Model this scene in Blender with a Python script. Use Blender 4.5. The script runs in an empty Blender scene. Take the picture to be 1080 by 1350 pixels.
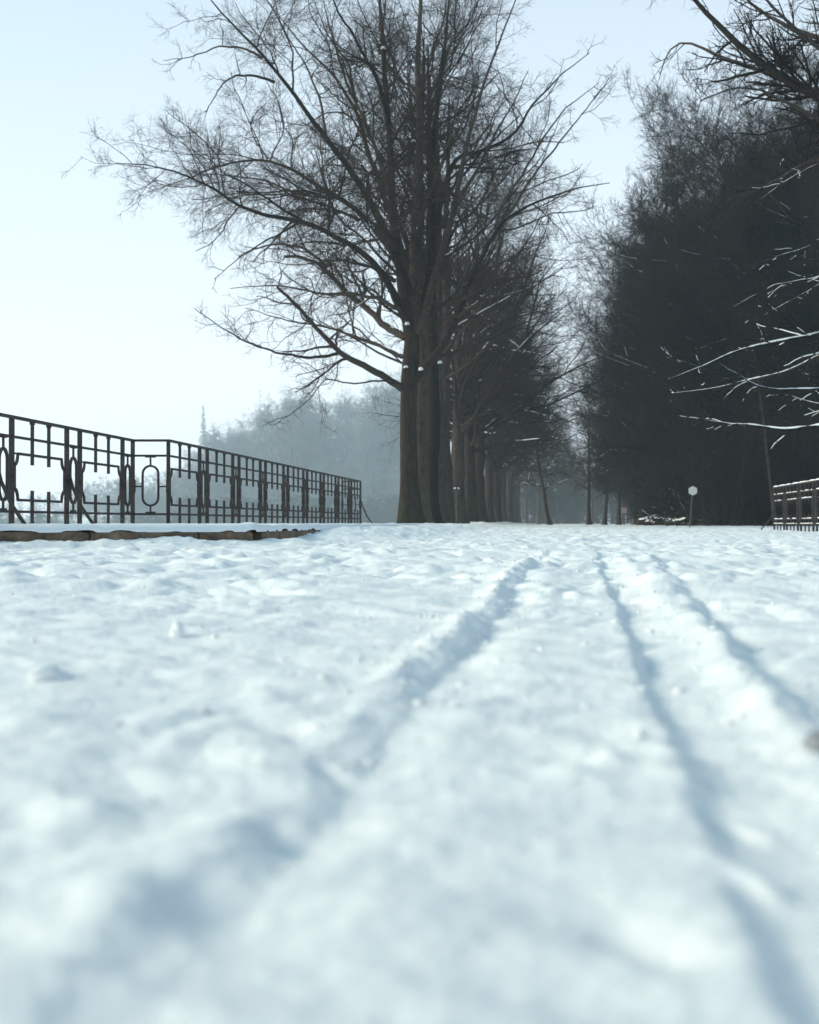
import bpy, math, random
import numpy as np
from mathutils import Vector, Matrix

C = bpy.context.scene
COL = C.collection
R = math.radians
random.seed(7)

# ------------------------------------------------------------------ camera
F = 1875.0; HZ = 690.0; EYE = 0.22           # pixels of the 1080x1350 photo
cam_d = bpy.data.cameras.new("camera"); cam = bpy.data.objects.new("camera", cam_d); COL.objects.link(cam)
cam.location = (0, 0, EYE)
cam.rotation_euler = (R(90) + math.atan((HZ - 675) / F), 0, 0)
cam_d.sensor_fit = 'VERTICAL'; cam_d.sensor_height = 36; cam_d.lens = 50
cam_d.clip_start = 0.02; cam_d.clip_end = 3000
cam_d.dof.use_dof = True; cam_d.dof.focus_distance = 13.0; cam_d.dof.aperture_fstop = 4.2
C.camera = cam

# ------------------------------------------------------------------ light
SUN_EL, SUN_AZ = 25.0, -92.0                 # azimuth clockwise from +Y
w = bpy.data.worlds.new("World"); C.world = w; w.use_nodes = True
nt = w.node_tree; bg = nt.nodes['Background']
sky = nt.nodes.new('ShaderNodeTexSky'); sky.sky_type = 'NISHITA'; sky.sun_disc = False
sky.sun_elevation = R(SUN_EL); sky.sun_rotation = R(SUN_AZ)
sky.air_density = 1.0; sky.dust_density = 3.0; sky.ozone_density = 1.6
mixn = nt.nodes.new('ShaderNodeMix'); mixn.data_type = 'RGBA'
tcw = nt.nodes.new('ShaderNodeTexCoord'); spw = nt.nodes.new('ShaderNodeSeparateXYZ'); mrw = nt.nodes.new('ShaderNodeMapRange')
mrw.inputs['From Min'].default_value = .05; mrw.inputs['From Max'].default_value = .8; mrw.inputs['To Min'].default_value = .85; mrw.inputs['To Max'].default_value = .10
nt.links.new(tcw.outputs['Generated'], spw.inputs[0]); nt.links.new(spw.outputs[2], mrw.inputs[0]); nt.links.new(mrw.outputs[0], mixn.inputs['Factor'])
mixn.inputs['B'].default_value = (9.2, 9.6, 10.3, 1)     # thin veil of overcast over the clear sky
tint = nt.nodes.new('ShaderNodeMix'); tint.data_type = 'RGBA'; tint.blend_type = 'MULTIPLY'; tint.inputs['Factor'].default_value = 1
tint.inputs['B'].default_value = (.10, 1.05, 1.14, 1)
nt.links.new(sky.outputs[0], tint.inputs['A']); nt.links.new(tint.outputs['Result'], mixn.inputs['A'])
nt.links.new(mixn.outputs['Result'], bg.inputs[0]); bg.inputs[1].default_value = 0.1
sl = bpy.data.lights.new("sun", 'SUN'); sl.energy = 2.9; sl.angle = R(24); sl.color = (1.0, 0.78, 0.60)
so = bpy.data.objects.new("sun", sl); COL.objects.link(so)
sd = Vector((math.sin(R(SUN_AZ)) * math.cos(R(SUN_EL)), math.cos(R(SUN_AZ)) * math.cos(R(SUN_EL)), math.sin(R(SUN_EL))))
so.rotation_euler = sd.to_track_quat('Z', 'Y').to_euler(); so.location = (-30, 10, 40)
C.view_settings.view_transform = 'Standard'; C.view_settings.look = 'None'
C.view_settings.exposure = 0.45; C.view_settings.gamma = 1.0
C.render.engine = 'CYCLES'
C.cycles.use_denoising = True
C.cycles.denoiser = 'OPENIMAGEDENOISE'; C.cycles.denoising_input_passes = 'RGB_ALBEDO_NORMAL'; C.cycles.denoising_prefilter = 'ACCURATE'
C.cycles.max_bounces = 5; C.cycles.diffuse_bounces = 3; C.cycles.glossy_bounces = 2
C.cycles.volume_bounces = 1; C.cycles.transparent_max_bounces = 4
C.cycles.use_adaptive_sampling = True; C.cycles.adaptive_threshold = 0.015

def P(px, py, d):                            # photo pixel + distance -> point
    return np.array(((px - 540) / F * d, d, EYE + (HZ - py) / F * d))
DIRX = 195 / F                               # path runs along (DIRX, 1)

# ------------------------------------------------------------------ materials
def mat(name, build):
    m = bpy.data.materials.new(name); m.use_nodes = True
    t = m.node_tree; b = t.nodes['Principled BSDF']; build(t, b); return m
def nd(t, k, **kw):
    n = t.nodes.new(k)
    for a, v in kw.items():
        if a in n.inputs: n.inputs[a].default_value = v
        else: setattr(n, a, v)
    return n
def objco(t, scale):
    tc = nd(t, 'ShaderNodeTexCoord'); mp = nd(t, 'ShaderNodeMapping'); mp.inputs['Scale'].default_value = scale
    t.links.new(tc.outputs['Object'], mp.inputs[0]); return mp.outputs[0]
def ramp(t, src, stops):
    r = nd(t, 'ShaderNodeValToRGB'); e = r.color_ramp.elements
    while len(e) < len(stops): e.new(0.5)
    for i, (p, c) in enumerate(stops): e[i].position = p; e[i].color = (*c, 1)
    t.links.new(src, r.inputs[0]); return r.outputs[0]
def noise(t, vec, scale, detail=4, rough=.55):
    n = nd(t, 'ShaderNodeTexNoise', Scale=scale, Detail=detail, Roughness=rough); t.links.new(vec, n.inputs['Vector']); return n.outputs['Fac']
def bump(t, b, src, st, dist):
    n = nd(t, 'ShaderNodeBump', Strength=st, Distance=dist); t.links.new(src, n.inputs['Height']); t.links.new(n.outputs[0], b.inputs['Normal'])

def snow_m(t, b):
    v = objco(t, (1, 1, 1))
    c = ramp(t, noise(t, v, 6), [(.3, (.78, .80, .81)), (.7, (.83, .84, .845))]); t.links.new(c, b.inputs['Base Color'])
    b.inputs['Roughness'].default_value = .75; b.inputs['Specular IOR Level'].default_value = .25
    bump(t, b, noise(t, v, 180, 6, .75), .6, .004)
SNOW = mat('snow', snow_m)
def bark(c1, c2, c3, sc=3.0, moss=0):
    def f(t, b):
        v = objco(t, (sc, sc, sc * .22)); n = noise(t, v, 5, 8, .65)
        c = ramp(t, n, [(.3, c1), (.5, c2), (.72, c3)])
        if moss:
            tc = nd(t, 'ShaderNodeTexCoord'); sp = nd(t, 'ShaderNodeSeparateXYZ'); t.links.new(tc.outputs['Object'], sp.inputs[0])
            mr = nd(t, 'ShaderNodeMapRange'); mr.inputs['From Min'].default_value = 1.6; mr.inputs['From Max'].default_value = 0
            t.links.new(sp.outputs[2], mr.inputs[0])
            n2 = noise(t, objco(t, (2, 2, 1)), 2.5, 5)
            mu = nd(t, 'ShaderNodeMath', operation='MULTIPLY'); t.links.new(mr.outputs[0], mu.inputs[0]); t.links.new(n2, mu.inputs[1])
            mx = nd(t, 'ShaderNodeMix', data_type='RGBA'); t.links.new(mu.outputs[0], mx.inputs['Factor']); t.links.new(c, mx.inputs['A'])
            mx.inputs['B'].default_value = (.075, .085, .05, 1); c = mx.outputs['Result']
        oi = nd(t, 'ShaderNodeObjectInfo'); mm = nd(t, 'ShaderNodeMapRange'); mm.inputs['To Min'].default_value = .28; mm.inputs['To Max'].default_value = 1.2
        t.links.new(oi.outputs['Random'], mm.inputs[0]); hs = nd(t, 'ShaderNodeHueSaturation'); t.links.new(mm.outputs[0], hs.inputs['Value']); t.links.new(c, hs.inputs['Color']); c = hs.outputs[0]
        t.links.new(c, b.inputs['Base Color'])
        b.inputs['Roughness'].default_value = .9; b.inputs['Specular IOR Level'].default_value = .15
        bump(t, b, n, .8, .04)
    return f
BARK = mat('bark', bark((.022, .016, .013), (.052, .038, .031), (.095, .074, .060), moss=.6))
LIMB = mat('limb_bark', bark((.032, .024, .020), (.062, .048, .040), (.11, .09, .075), 6))
TWIG = mat('twig_bark', bark((.028, .020, .017), (.045, .033, .028), (.066, .048, .040), 6))
HAZE_BARK = mat('far_haze_bark', bark((.16, .175, .19), (.23, .245, .26), (.32, .335, .35), 4))  # paled bark: distant haze painted into the colour of the far trees
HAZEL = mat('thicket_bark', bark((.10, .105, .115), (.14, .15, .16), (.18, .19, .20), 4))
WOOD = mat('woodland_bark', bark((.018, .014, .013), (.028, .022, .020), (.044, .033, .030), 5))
def iron(t, b):
    v = objco(t, (1, 1, 1)); n = noise(t, v, 9, 8, .7)
    c = ramp(t, n, [(.36, (.010, .009, .009)), (.54, (.022, .014, .013)), (.64, (.050, .025, .021)), (.76, (.16, .13, .12))])
    t.links.new(c, b.inputs['Base Color']); b.inputs['Roughness'].default_value = .7; b.inputs['Metallic'].default_value = .0
    bump(t, b, noise(t, v, 60, 5), .5, .003)
IRON = mat('rusty_iron', iron)
def stone(t, b):
    v = objco(t, (1, 1, 1)); n = noise(t, v, 7, 9, .7)
    c = ramp(t, n, [(.3, (.042, .031, .021)), (.55, (.17, .115, .072)), (.75, (.30, .22, .15))])
    t.links.new(c, b.inputs['Base Color']); b.inputs['Roughness'].default_value = .9
    bump(t, b, noise(t, v, 25, 7), .7, .02)
STONE = mat('weathered_stone', stone)
def flat(c, r=.6):
    def f(t, b):
        v = objco(t, (1, 1, 1))
        k = ramp(t, noise(t, v, 14, 5), [(.3, tuple(x * .7 for x in c)), (.7, c)]); t.links.new(k, b.inputs['Base Color'])
        b.inputs['Roughness'].default_value = r
    return f
PLATE = mat('white_enamel', flat((.62, .60, .56))); POLE = mat('dark_pole', flat((.05, .045, .042)))
PINK = mat('faded_pink_enamel', flat((.5, .36, .33))); GREY = mat('grey_stone', flat((.25, .265, .29), .8))

# ------------------------------------------------------------------ mesh helpers
def npmesh(name, V, Q, smooth=True):
    me = bpy.data.meshes.new(name); V = np.asarray(V, np.float32); Q = np.asarray(Q, np.int32); k = Q.shape[1]
    me.vertices.add(len(V)); me.vertices.foreach_set('co', V.ravel())
    me.loops.add(Q.size); me.loops.foreach_set('vertex_index', Q.ravel())
    me.polygons.add(len(Q)); me.polygons.foreach_set('loop_start', np.arange(0, Q.size, k, dtype=np.int32))
    me.polygons.foreach_set('use_smooth', np.full(len(Q), smooth)); me.update(calc_edges=True); me.validate(); return me
def link(name, me, m, parent=None):
    o = bpy.data.objects.new(name, me); COL.objects.link(o)
    if m and not me.materials: me.materials.append(m)
    if parent: o.parent = parent
    return o
def tag(o, label=None, cat=None, group=None, kind=None):
    for k, v in (('label', label), ('category', cat), ('group', group), ('kind', kind)):
        if v: o[k] = v
    return o
def empty(name, loc, label, cat, group=None, rz=0):
    o = bpy.data.objects.new(name, None); COL.objects.link(o); o.location = loc; o.rotation_euler = (0, 0, rz)
    o.empty_display_size = .2
    return tag(o, label, cat, group)
def copy_tree(o, parent=None):
    c = o.copy(); COL.objects.link(c)
    if parent: c.parent = parent
    for ch in KIDS(o): copy_tree(ch, c)
    return c
def KIDS(o): return [x for x in list(o.children)]

class MB:                                    # quads collector
    def __init__(s): s.v = []; s.q = []; s.n = 0
    def add(s, V, Q):
        s.v.append(np.asarray(V, float)); s.q.append(np.asarray(Q) + s.n); s.n += len(V)
    def beam(s, a, b, w_, h_, up=(0, 0, 1)):  # square bar from a to b
        a = np.array(a, float); b = np.array(b, float); t = b - a; t /= np.linalg.norm(t)
        up = np.array(up, float)
        if abs(t @ up) > .95: up = np.array((0, 1, 0.)) if abs(t[1]) < .9 else np.array((1., 0, 0))
        x = np.cross(t, up); x /= np.linalg.norm(x); y = np.cross(x, t)
        V = [p + x * i * w_ / 2 + y * j * h_ / 2 for p in (a, b) for i, j in ((-1, -1), (1, -1), (1, 1), (-1, 1))]
        s.add(V, [(0, 1, 2, 3), (7, 6, 5, 4), (0, 4, 5, 1), (1, 5, 6, 2), (2, 6, 7, 3), (3, 7, 4, 0)])
    def path(s, pts, w_, h_, closed=False):
        n = len(pts)
        for i in range(n if closed else n - 1): s.beam(pts[i], pts[(i + 1) % n], w_, h_)
    def tube(s, pts, rad, k=8):
        V, Q = tubes(np.array(pts, float)[None], np.array(rad, float)[None], k); s.add(V, Q)
    def build(s, name, m, parent=None, smooth=False):
        return link(name, npmesh(name, np.concatenate(s.v), np.concatenate(s.q), smooth), m, parent)

def norm(a): return a / np.maximum(np.linalg.norm(a, axis=-1, keepdims=True), 1e-9)
def tubes(pts, rad, k):
    N, S, _ = pts.shape
    t = norm(np.gradient(pts, axis=1)) if S > 2 else norm(np.repeat(pts[:, 1:] - pts[:, :1], 2, 1))
    tm = norm(pts[:, -1] - pts[:, 0]); ref = np.where(np.abs(tm[:, 2:3]) < .8, [[0, 0, 1.]], [[1., 0.1, 0]])
    u = norm(np.cross(t, ref[:, None])); v = np.cross(t, u)
    a = np.arange(k) * 2 * np.pi / k
    ring = pts[:, :, None] + rad[:, :, None, None] * (np.cos(a)[:, None] * u[:, :, None] + np.sin(a)[:, None] * v[:, :, None])
    base = (np.arange(N)[:, None, None] * S + np.arange(S - 1)[None, :, None]) * k
    j = np.arange(k)[None, None]; j2 = (j + 1) % k
    Q = np.stack([base + j, base + j2, base + k + j2, base + k + j], -1).reshape(-1, 4)
    return ring.reshape(-1, 3), Q

# ------------------------------------------------------------------ tree growing (all branches of one order at once)
def grow(rng, start, d, ln, rad, nseg, jit, trop, tip=.35):
    N = len(start); p = start.copy(); d = d.copy(); pts = [p.copy()]; step = (ln / nseg)[:, None]
    for s in range(nseg):
        d = d + rng.normal(0, jit, (N, 3)); d[:, 2] += trop; d = norm(d); p = p + d * step; pts.append(p.copy())
    f = np.linspace(0, 1, nseg + 1)[None]
    return np.stack(pts, 1), rad[:, None] * (1 - f * (1 - tip))
def spawn(rng, pts, rad, ln, m, t0, ang, asd, lr, rr, t1=1.0, flatz=1.0):
    N, S, _ = pts.shape; m = np.broadcast_to(np.asarray(m), (N,)).astype(int); idx = np.repeat(np.arange(N), m)
    t = t0 + (t1 - t0) * rng.random(len(idx)); f = t * (S - 1); i = np.minimum(f.astype(int), S - 2); g = (f - i)[:, None]
    pos = pts[idx, i] * (1 - g) + pts[idx, i + 1] * g; tg = norm(pts[idx, i + 1] - pts[idx, i])
    r = rad[idx, i] * (1 - g[:, 0]) + rad[idx, i + 1] * g[:, 0]
    q = rng.normal(0, 1, (len(idx), 3)); q[:, 2] *= flatz; q -= (q * tg).sum(1, keepdims=True) * tg; q = norm(q)
    a = np.radians(rng.normal(ang, asd, len(idx)))[:, None]
    d = norm(np.cos(a) * tg + np.sin(a) * q)
    l = ln[idx] * lr * (1.2 - .75 * t) * rng.uniform(.6, 1.35, len(idx))
    return pos, d, l, r * rr
def resample(poly, n):
    p = np.array(poly, float); s = np.r_[0, np.cumsum(np.linalg.norm(np.diff(p[:, :3], axis=0), axis=1))]
    u = np.linspace(0, s[-1], n)
    q = np.stack([np.interp(u, s, p[:, k]) for k in range(p.shape[1])], 1)
    for _ in range(2): q[1:-1] = (q[:-2] + 2 * q[1:-1] + q[2:]) / 4
    return q, s[-1]
def snow_strips(rng, mb, pts, rad, prob, k=5, rmin=.008, lift=.55, fat=.8):
    """ridges of snow lying along the upper side of branches, running on and breaking off at random"""
    N, S, _ = pts.shape; pick = (rng.random(N) < min(1, prob * 2)) & (rad[:, 0] > rmin)
    if not pick.any(): return
    p = pts[pick]; r = rad[pick]; n = len(p); u = np.linspace(0, S - 1, (S - 1) * 3 + 1); i = np.minimum(u.astype(int), S - 2); g = u - i
    q = p[:, i] * (1 - g)[None, :, None] + p[:, i + 1] * g[None, :, None]; rr = r[:, i] * (1 - g) + r[:, i + 1] * g
    t = norm(np.gradient(q, axis=1)); e = rng.normal(0, 1, (n, len(u)))
    for _ in range(2): e[:, 1:-1] = (e[:, :-2] + e[:, 1:-1] + e[:, 2:]) / 3
    cov = np.clip((e * 1.6 + .35 + rng.normal(0, .3, (n, 1))) * 2, 0, 1) * np.clip((.86 - np.abs(t[..., 2])) * 5, 0, 1) * (rr > rmin * .6)
    cov[:, 0] = cov[:, -1] = 0
    q[..., 2] += rr * lift * cov
    mb.add(*tubes(q, np.maximum(rr * fat, .005) * (.15 + .85 * cov) * (cov > 0) + .0008, k))
def twigs(rng, mb, L1, spec, weight=None):
    """L1 = (pts, rad, len); spec = list of orders"""
    cur = L1; out = [L1]; wt = weight
    for sp in spec:
        pts, rad, ln = cur
        m = sp['n'] if not sp.get('per') else np.maximum(1, np.round(sp['n'] * ln / np.mean(ln) * (1 if wt is None else wt))); wt = None
        p, d, l, r = spawn(rng, pts, rad, ln, m, sp.get('t0', .15), sp['ang'], sp.get('asd', 12), sp['lr'], sp['rr'], 1.0, sp.get('flatz', 1))
        l = np.maximum(l, sp.get('lmin', .1)); r = np.clip(r, sp['rmin'], sp.get('rmax', 9))
        q, rr = grow(rng, p, d, l, r, sp['seg'], sp['jit'], sp.get('trop', .03), sp.get('tip', .4))
        mb.add(*tubes(q, rr, sp['k'])); cur = (q, rr, l); out.append(cur)
    return out

def trunk_mesh(name, mb_pts, mb_rad, k, m, parent, rng, flare=True):
    pts = np.array(mb_pts, float); rad = np.array(mb_rad, float); S = len(pts)
    V, Q = tubes(pts[None], rad[None], k); V = V.reshape(S, k, 3)
    a = np.arange(k) * 2 * np.pi / k
    ph = rng.uniform(0, 6.28, 4)
    lob = .10 * np.sin(3 * a + ph[0]) + .07 * np.sin(5 * a + ph[1]) + .05 * np.sin(8 * a + ph[2])
    h = pts[:, 2] - pts[0, 2]
    amt = (.35 + 1.3 * np.exp(-h / .8))[:, None] * lob[None]
    c = pts[:, None]
    V = c + (V - c) * (1 + amt[..., None] + rng.normal(0, .012, (S, k, 1)))
    return link(name, npmesh(name, V.reshape(-1, 3), Q), m, parent)

# ------------------------------------------------------------------ snow ground
rs = np.random.RandomState(3); PERM = rs.permutation(4096); GA = rs.rand(4096) * 2 * np.pi; GX, GY = np.cos(GA), np.sin(GA)
def perlin(x, y, seed=0):
    xi = np.floor(x).astype(np.int64); yi = np.floor(y).astype(np.int64); xf = x - xi; yf = y - yi
    def g(ix, iy, dx, dy):
        h = PERM[(PERM[(ix + seed * 131) & 4095] + iy) & 4095]; return GX[h] * dx + GY[h] * dy
    u = xf * xf * xf * (xf * (xf * 6 - 15) + 10); v = yf * yf * yf * (yf * (yf * 6 - 15) + 10)
    a = g(xi, yi, xf, yf); b = g(xi + 1, yi, xf - 1, yf); c = g(xi, yi + 1, xf, yf - 1); d = g(xi + 1, yi + 1, xf - 1, yf - 1)
    return (a + u * (b - a)) + v * ((c + u * (d - c)) - (a + u * (b - a)))
def sst(a, b, x):
    t = np.clip((x - a) / (b - a), 0, 1); return t * t * (3 - 2 * t)
def ga(u, sl_, sr): return np.exp(-np.where(u < 0, (u / sl_) ** 2, (u / sr) ** 2))
def base_z(X, Y):
    lat = X - DIRX * Y
    z = .09 * sst(14, 55, Y)
    z = z + .13 * sst(15.2, 19.5, Y) * (1 - sst(-2.9, -1.6, lat)) * (1 - sst(40, 50, Y))
    z = z - 2.6 * (1 - sst(-10.5, -5.9, lat)) * sst(-4, 3, Y) * (1 - .45 * sst(40, 70, Y))
    z = z - 1.8 * sst(6.4, 10, lat) * sst(-4, 3, Y) * (1 - sst(32, 42, Y))
    for mx, my, mr, mh in ((.9, 44.5, 1.1, .05), (1.9, 57, 1.4, .12), (3.4, 74, 1.5, .22), (5.8, 88, 2, .2), (.1, 45.6, .8, .05)):
        z = z + mh * np.exp(-((X - mx) ** 2 + (Y - my) ** 2) / mr ** 2)
    z = z + 18 * sst(520, 800, Y) * (.25 + .75 * sst(-190, -70, X)) * (1 - sst(-10, 70, X)) 
    return z
DENTS = [  # photo px, py, across m, along m, height m : hollows and lumps in the trodden snow
    (855, 1000, .020, .030, -.012), (800, 1012, .016, .028, .012), (752, 1024, .018, .020, .008), (905, 1034, .026, .025, .006), (735, 1000, .02, .03, -.006),
    (440, 1020, .014, .04, -.010), (375, 1098, .020, .04, -.009), (262, 1172, .026, .05, -.007),
    (850, 1225, .024, .06, -.012), (990, 1150, .012, .035, .012), (960, 1075, .012, .03, -.012), (250, 905, .10, .05, -.014),
    (240, 1000, .05, .05, -.010), (560, 1180, .05, .04, .006), (330, 850, .10, .10, .012), (200, 890, .08, .06, -.012), (450, 862, .12, .08, .012), (600, 1010, .05, .06, .006),
    (860, 775, .10, .25, .030), (600, 1100, .06, .06, .004), (700, 1200, .07, .05, -.004), (360, 960, .03, .05, -.010), (60, 960, .06, .06, .012), (110, 1060, .04, .05, .010)]
def ground_z(X, Y):
    z = base_z(X, Y); lat = X - DIRX * Y; D = np.hypot(X, Y)
    kd = (X + 1.57) * -.559 + (Y - 14.4) * .829          # snow drifted against the stone edge
    z += (.045 + .05 * perlin(X / .9, Y / .9, 41)) * np.exp(-(np.minimum(kd, 0) / .55) ** 2) * (1 - sst(.05, .3, kd)) * (1 - sst(-1.5, -.8, X))
    far = sst(2.0, 6.0, D)
    wx = perlin(X * 1.7, Y * 1.7, 9) * .22; wy = perlin(X * 1.7, Y * 1.7, 10) * .22
    x2, y2 = X + wx, Y + wy
    z += .036 * perlin(x2 / 1.3, y2 / 1.6, 1) * (.35 + .65 * far)
    z += .034 * perlin(x2 / .46, y2 / .6, 2) * (.30 + .70 * far)
    foot = perlin(x2 / .27, y2 / .34, 3); z += (.055 * np.abs(foot) ** 1.2 - .006) * far * (1 - .6 * sst(40, 90, D))
    tr = perlin(lat / .32, Y / 1.9, 14); z += .026 * np.sign(tr) * np.abs(tr) ** 1.2 * sst(4, 9, D) * np.exp(-((lat - .2) / 1.6) ** 2)
    z += .021 * perlin(x2 / .19, y2 / .22, 4) * (.42 + .58 * far)
    z += .020 * np.abs(perlin(x2 / .15, y2 / .19, 16)) * sst(2.2, 4.5, D) * (1 - .5 * sst(25, 60, D))
    z += .0075 * perlin(x2 / .085, y2 / .1, 5) + .010 * np.abs(perlin(x2 / .14, y2 / .17, 15))
    crumb = perlin(X / .045, Y / .05, 6); patch = np.clip(perlin(X / .5, Y / .7, 12) * 2.2, 0, 1)
    z += .0035 * np.clip(crumb, 0, 1) * (.3 + patch) + .0024 * perlin(X / .03, Y / .03, 7) + .0012 * perlin(X / .013, Y / .013, 8)
    mod = np.clip(.7 + .8 * perlin(X / .11, Y / .2, 20) + .45 * perlin(X / .05, Y / .06, 25), 0, 1.6); mod2 = np.clip(.7 + 1.1 * perlin(X / .2, Y / .5, 21), .1, 1.4)
    wob = (.012 + .03 * sst(1.5, 5, Y)) * perlin(Y / .9, Y * 0 + 3.3, 22) + .008 * perlin(X / .12, Y / .2, 23) + .005 * perlin(X / .05, Y / .05, 24)
    nl_ = .5 + .5 * sst(1.3, 2.6, Y); nr_ = .6 + .4 * sst(.9, 2.0, Y)
    near = 1 - sst(6, 14, D)
    u = X - (-.205 + .119 * Y) + wob
    z += near * nl_ * (.017 * ga(u + .045, .04, .024) * mod - .013 * ga(u - .014, .017, .052) * (.35 + .65 * mod2))
    u = X - (.098 + .124 * Y + .04 * np.exp(-Y / .8)) + wob * .8
    z += near * nr_ * (-.014 * ga(u, .018, .08) * (.3 + .7 * mod2) + .013 * ga(u - .125, .05, .045) * (.6 + .4 * mod) + .005 * ga(u + .03, .04, .012))
    u = X - (.222 + .148 * Y) + wob
    z += near * nr_ * (-.010 * ga(u, .013, .035) * mod2 + .010 * ga(u + .05, .03, .02) * mod)
    for px, py, sx, sy, a in DENTS:
        d = EYE * F / (py - HZ); cx = (px - 540) / F * d
        m_ = (np.abs(X - cx) < sx * 4) & (np.abs(Y - d) < sy * 4)
        if m_.any(): z[m_] += a * np.exp(-((X[m_] - cx + .3 * (Y[m_] - d)) / sx) ** 2 - ((Y[m_] - d) / sy) ** 2)
    return z
def ground():
    ang = np.concatenate([np.linspace(-180, -60, 40)[:-1], np.linspace(-60, -20, 90)[:-1], np.linspace(-20, 22, 880)[:-1], np.linspace(22, 60, 90)[:-1], np.linspace(60, 180, 41)])
    a = np.radians(ang); r = np.concatenate([[.004], np.geomspace(.2, 120, 980), np.geomspace(125, 890, 60)])
    Rr, A = np.meshgrid(r, a, indexing='ij'); X = Rr * np.sin(A); Y = Rr * np.cos(A)
    Z = ground_z(X.ravel(), Y.ravel()); Z -= ground_z(np.array([0.0]), np.array([0.75]))[0] * 0
    V = np.stack([X.ravel(), Y.ravel(), Z], 1); nr, na = X.shape
    i = np.arange(nr - 1)[:, None] * na + np.arange(na - 1)[None]; Q = np.stack([i, i + na, i + na + 1, i + 1], -1).reshape(-1, 4)
    o = link('snow_ground', npmesh('snow_ground', V, Q[:, ::-1]), SNOW); tag(o, 'trodden snow with tracks and footprints covering the wide path', None, None, 'structure')
ground()
def gz(x, y): return float(ground_z(np.array([float(x)]), np.array([float(y)]))[0])

# ------------------------------------------------------------------ stone edge and snow bank under the railing
CX, CY = -1.57, 14.4                          # the corner of the stone edge
FD = np.array([-2.15, -1.45]); FD = FD / np.linalg.norm(FD)     # front edge, running left
SD = np.array([DIRX, 1.0]); SD = SD / np.linalg.norm(SD)        # side edge, running along the path
def front_at(px):                             # distance along the front edge seen at photo column px
    k = (px - 540) / F; return (k * CY - CX) / (FD[0] - k * FD[1])
plinth = empty('stone_plinth', (CX, CY, 0), 'low weathered stone edge under a bank of snow below the left railing', 'plinth')
def block(a, b, inw, h, seed):                # a,b in plan, local to the corner; inw = inward normal
    bm = MB(); r = np.random.RandomState(seed); n = 14
    a = np.array(a); b = np.array(b); V = []
    prof = [(0, -.12), (0, h - .025), (.012, h - .006), (.03, h), (.40, h), (.40, -.12)]
    for i in range(n + 1):
        f = i / n; p = a + (b - a) * f; e = .012 if i in (0, n) else 0
        for (o_, z_) in prof:
            q = p + inw * (o_ + e + r.normal(0, .003)); V.append((q[0], q[1], z_ - (e if z_ > 0 else 0) + r.normal(0, .002)))
    k = len(prof); Q = [(i * k + j, i * k + j + 1, (i + 1) * k + j + 1, (i + 1) * k + j) for i in range(n) for j in range(k - 1)]
    Q += [(0, 1, 2, 3), (0, 3, 4, 5)]; o_ = n * k; Q += [(o_ + 3, o_ + 2, o_ + 1, o_), (o_ + 5, o_ + 4, o_ + 3, o_)]
    bm.add(V, Q); return bm.build('kerb_stone', STONE, plinth)
fi = np.array([FD[1], -FD[0]]); fi = fi if fi @ SD > 0 else -fi
si = np.array([-SD[1], SD[0]])
cuts = [0.0, front_at(263), front_at(119), front_at(119) + 1.15, front_at(119) + 2.3]
for i in range(len(cuts) - 1): block(FD * (cuts[i] + .010), FD * (cuts[i + 1] - .010), fi, .145 + .004 * (i % 2), i)
sc_ = [.42, 1.6, 2.9, 4.2, 5.6, 7.2]
for i in range(len(sc_) - 1): block(SD * (sc_[i] + .004), SD * (sc_[i + 1] - .004), si, .142 + .003 * (i % 2), 20 + i)
def bank():
    na, nb = 150, 260; a = np.concatenate([np.linspace(0, .25, 26), np.linspace(.27, 5.2, na - 26)]); b = np.concatenate([np.linspace(0, .25, 26), np.geomspace(.27, 24, nb - 26)])
    A, B = np.meshgrid(a, b, indexing='ij')
    X = CX + FD[0] * A + SD[0] * B; Y = CY + FD[1] * A + SD[1] * B
    e1 = np.minimum(A, B) + .02 * perlin(X * 4, Y * 4, 31)
    ed = np.clip(e1 / .14, 0, 1); prof = np.sqrt(np.clip(1 - (1 - ed) ** 2, 0, 1))
    Z = .134 + (.075 + .020 * perlin(X / .5, Y / .5, 32) + .010 * perlin(X / .16, Y / .16, 33) + .004 * perlin(X / .06, Y / .06, 34)) * prof
    Z += .02 * np.exp(-((X - (-1.72)) ** 2 + (Y - 15.0) ** 2) / .01)
    lat = X - DIRX * Y; Z -= 2.6 * (1 - sst(-10.5, -6.0, lat))
    X = X - (fi[0] * .02 + si[0] * .0) * (1 - ed) * 0; V = np.stack([X.ravel(), Y.ravel(), Z.ravel()], 1) - np.array([CX, CY, 0])
    i = np.arange(na - 1)[:, None] * nb + np.arange(nb - 1)[None]; Q = np.stack([i, i + nb, i + nb + 1, i + 1], -1).reshape(-1, 4)
    link('snow_bank', npmesh('snow_bank', V, Q[:, ::-1]), SNOW, plinth)
bank()

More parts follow.
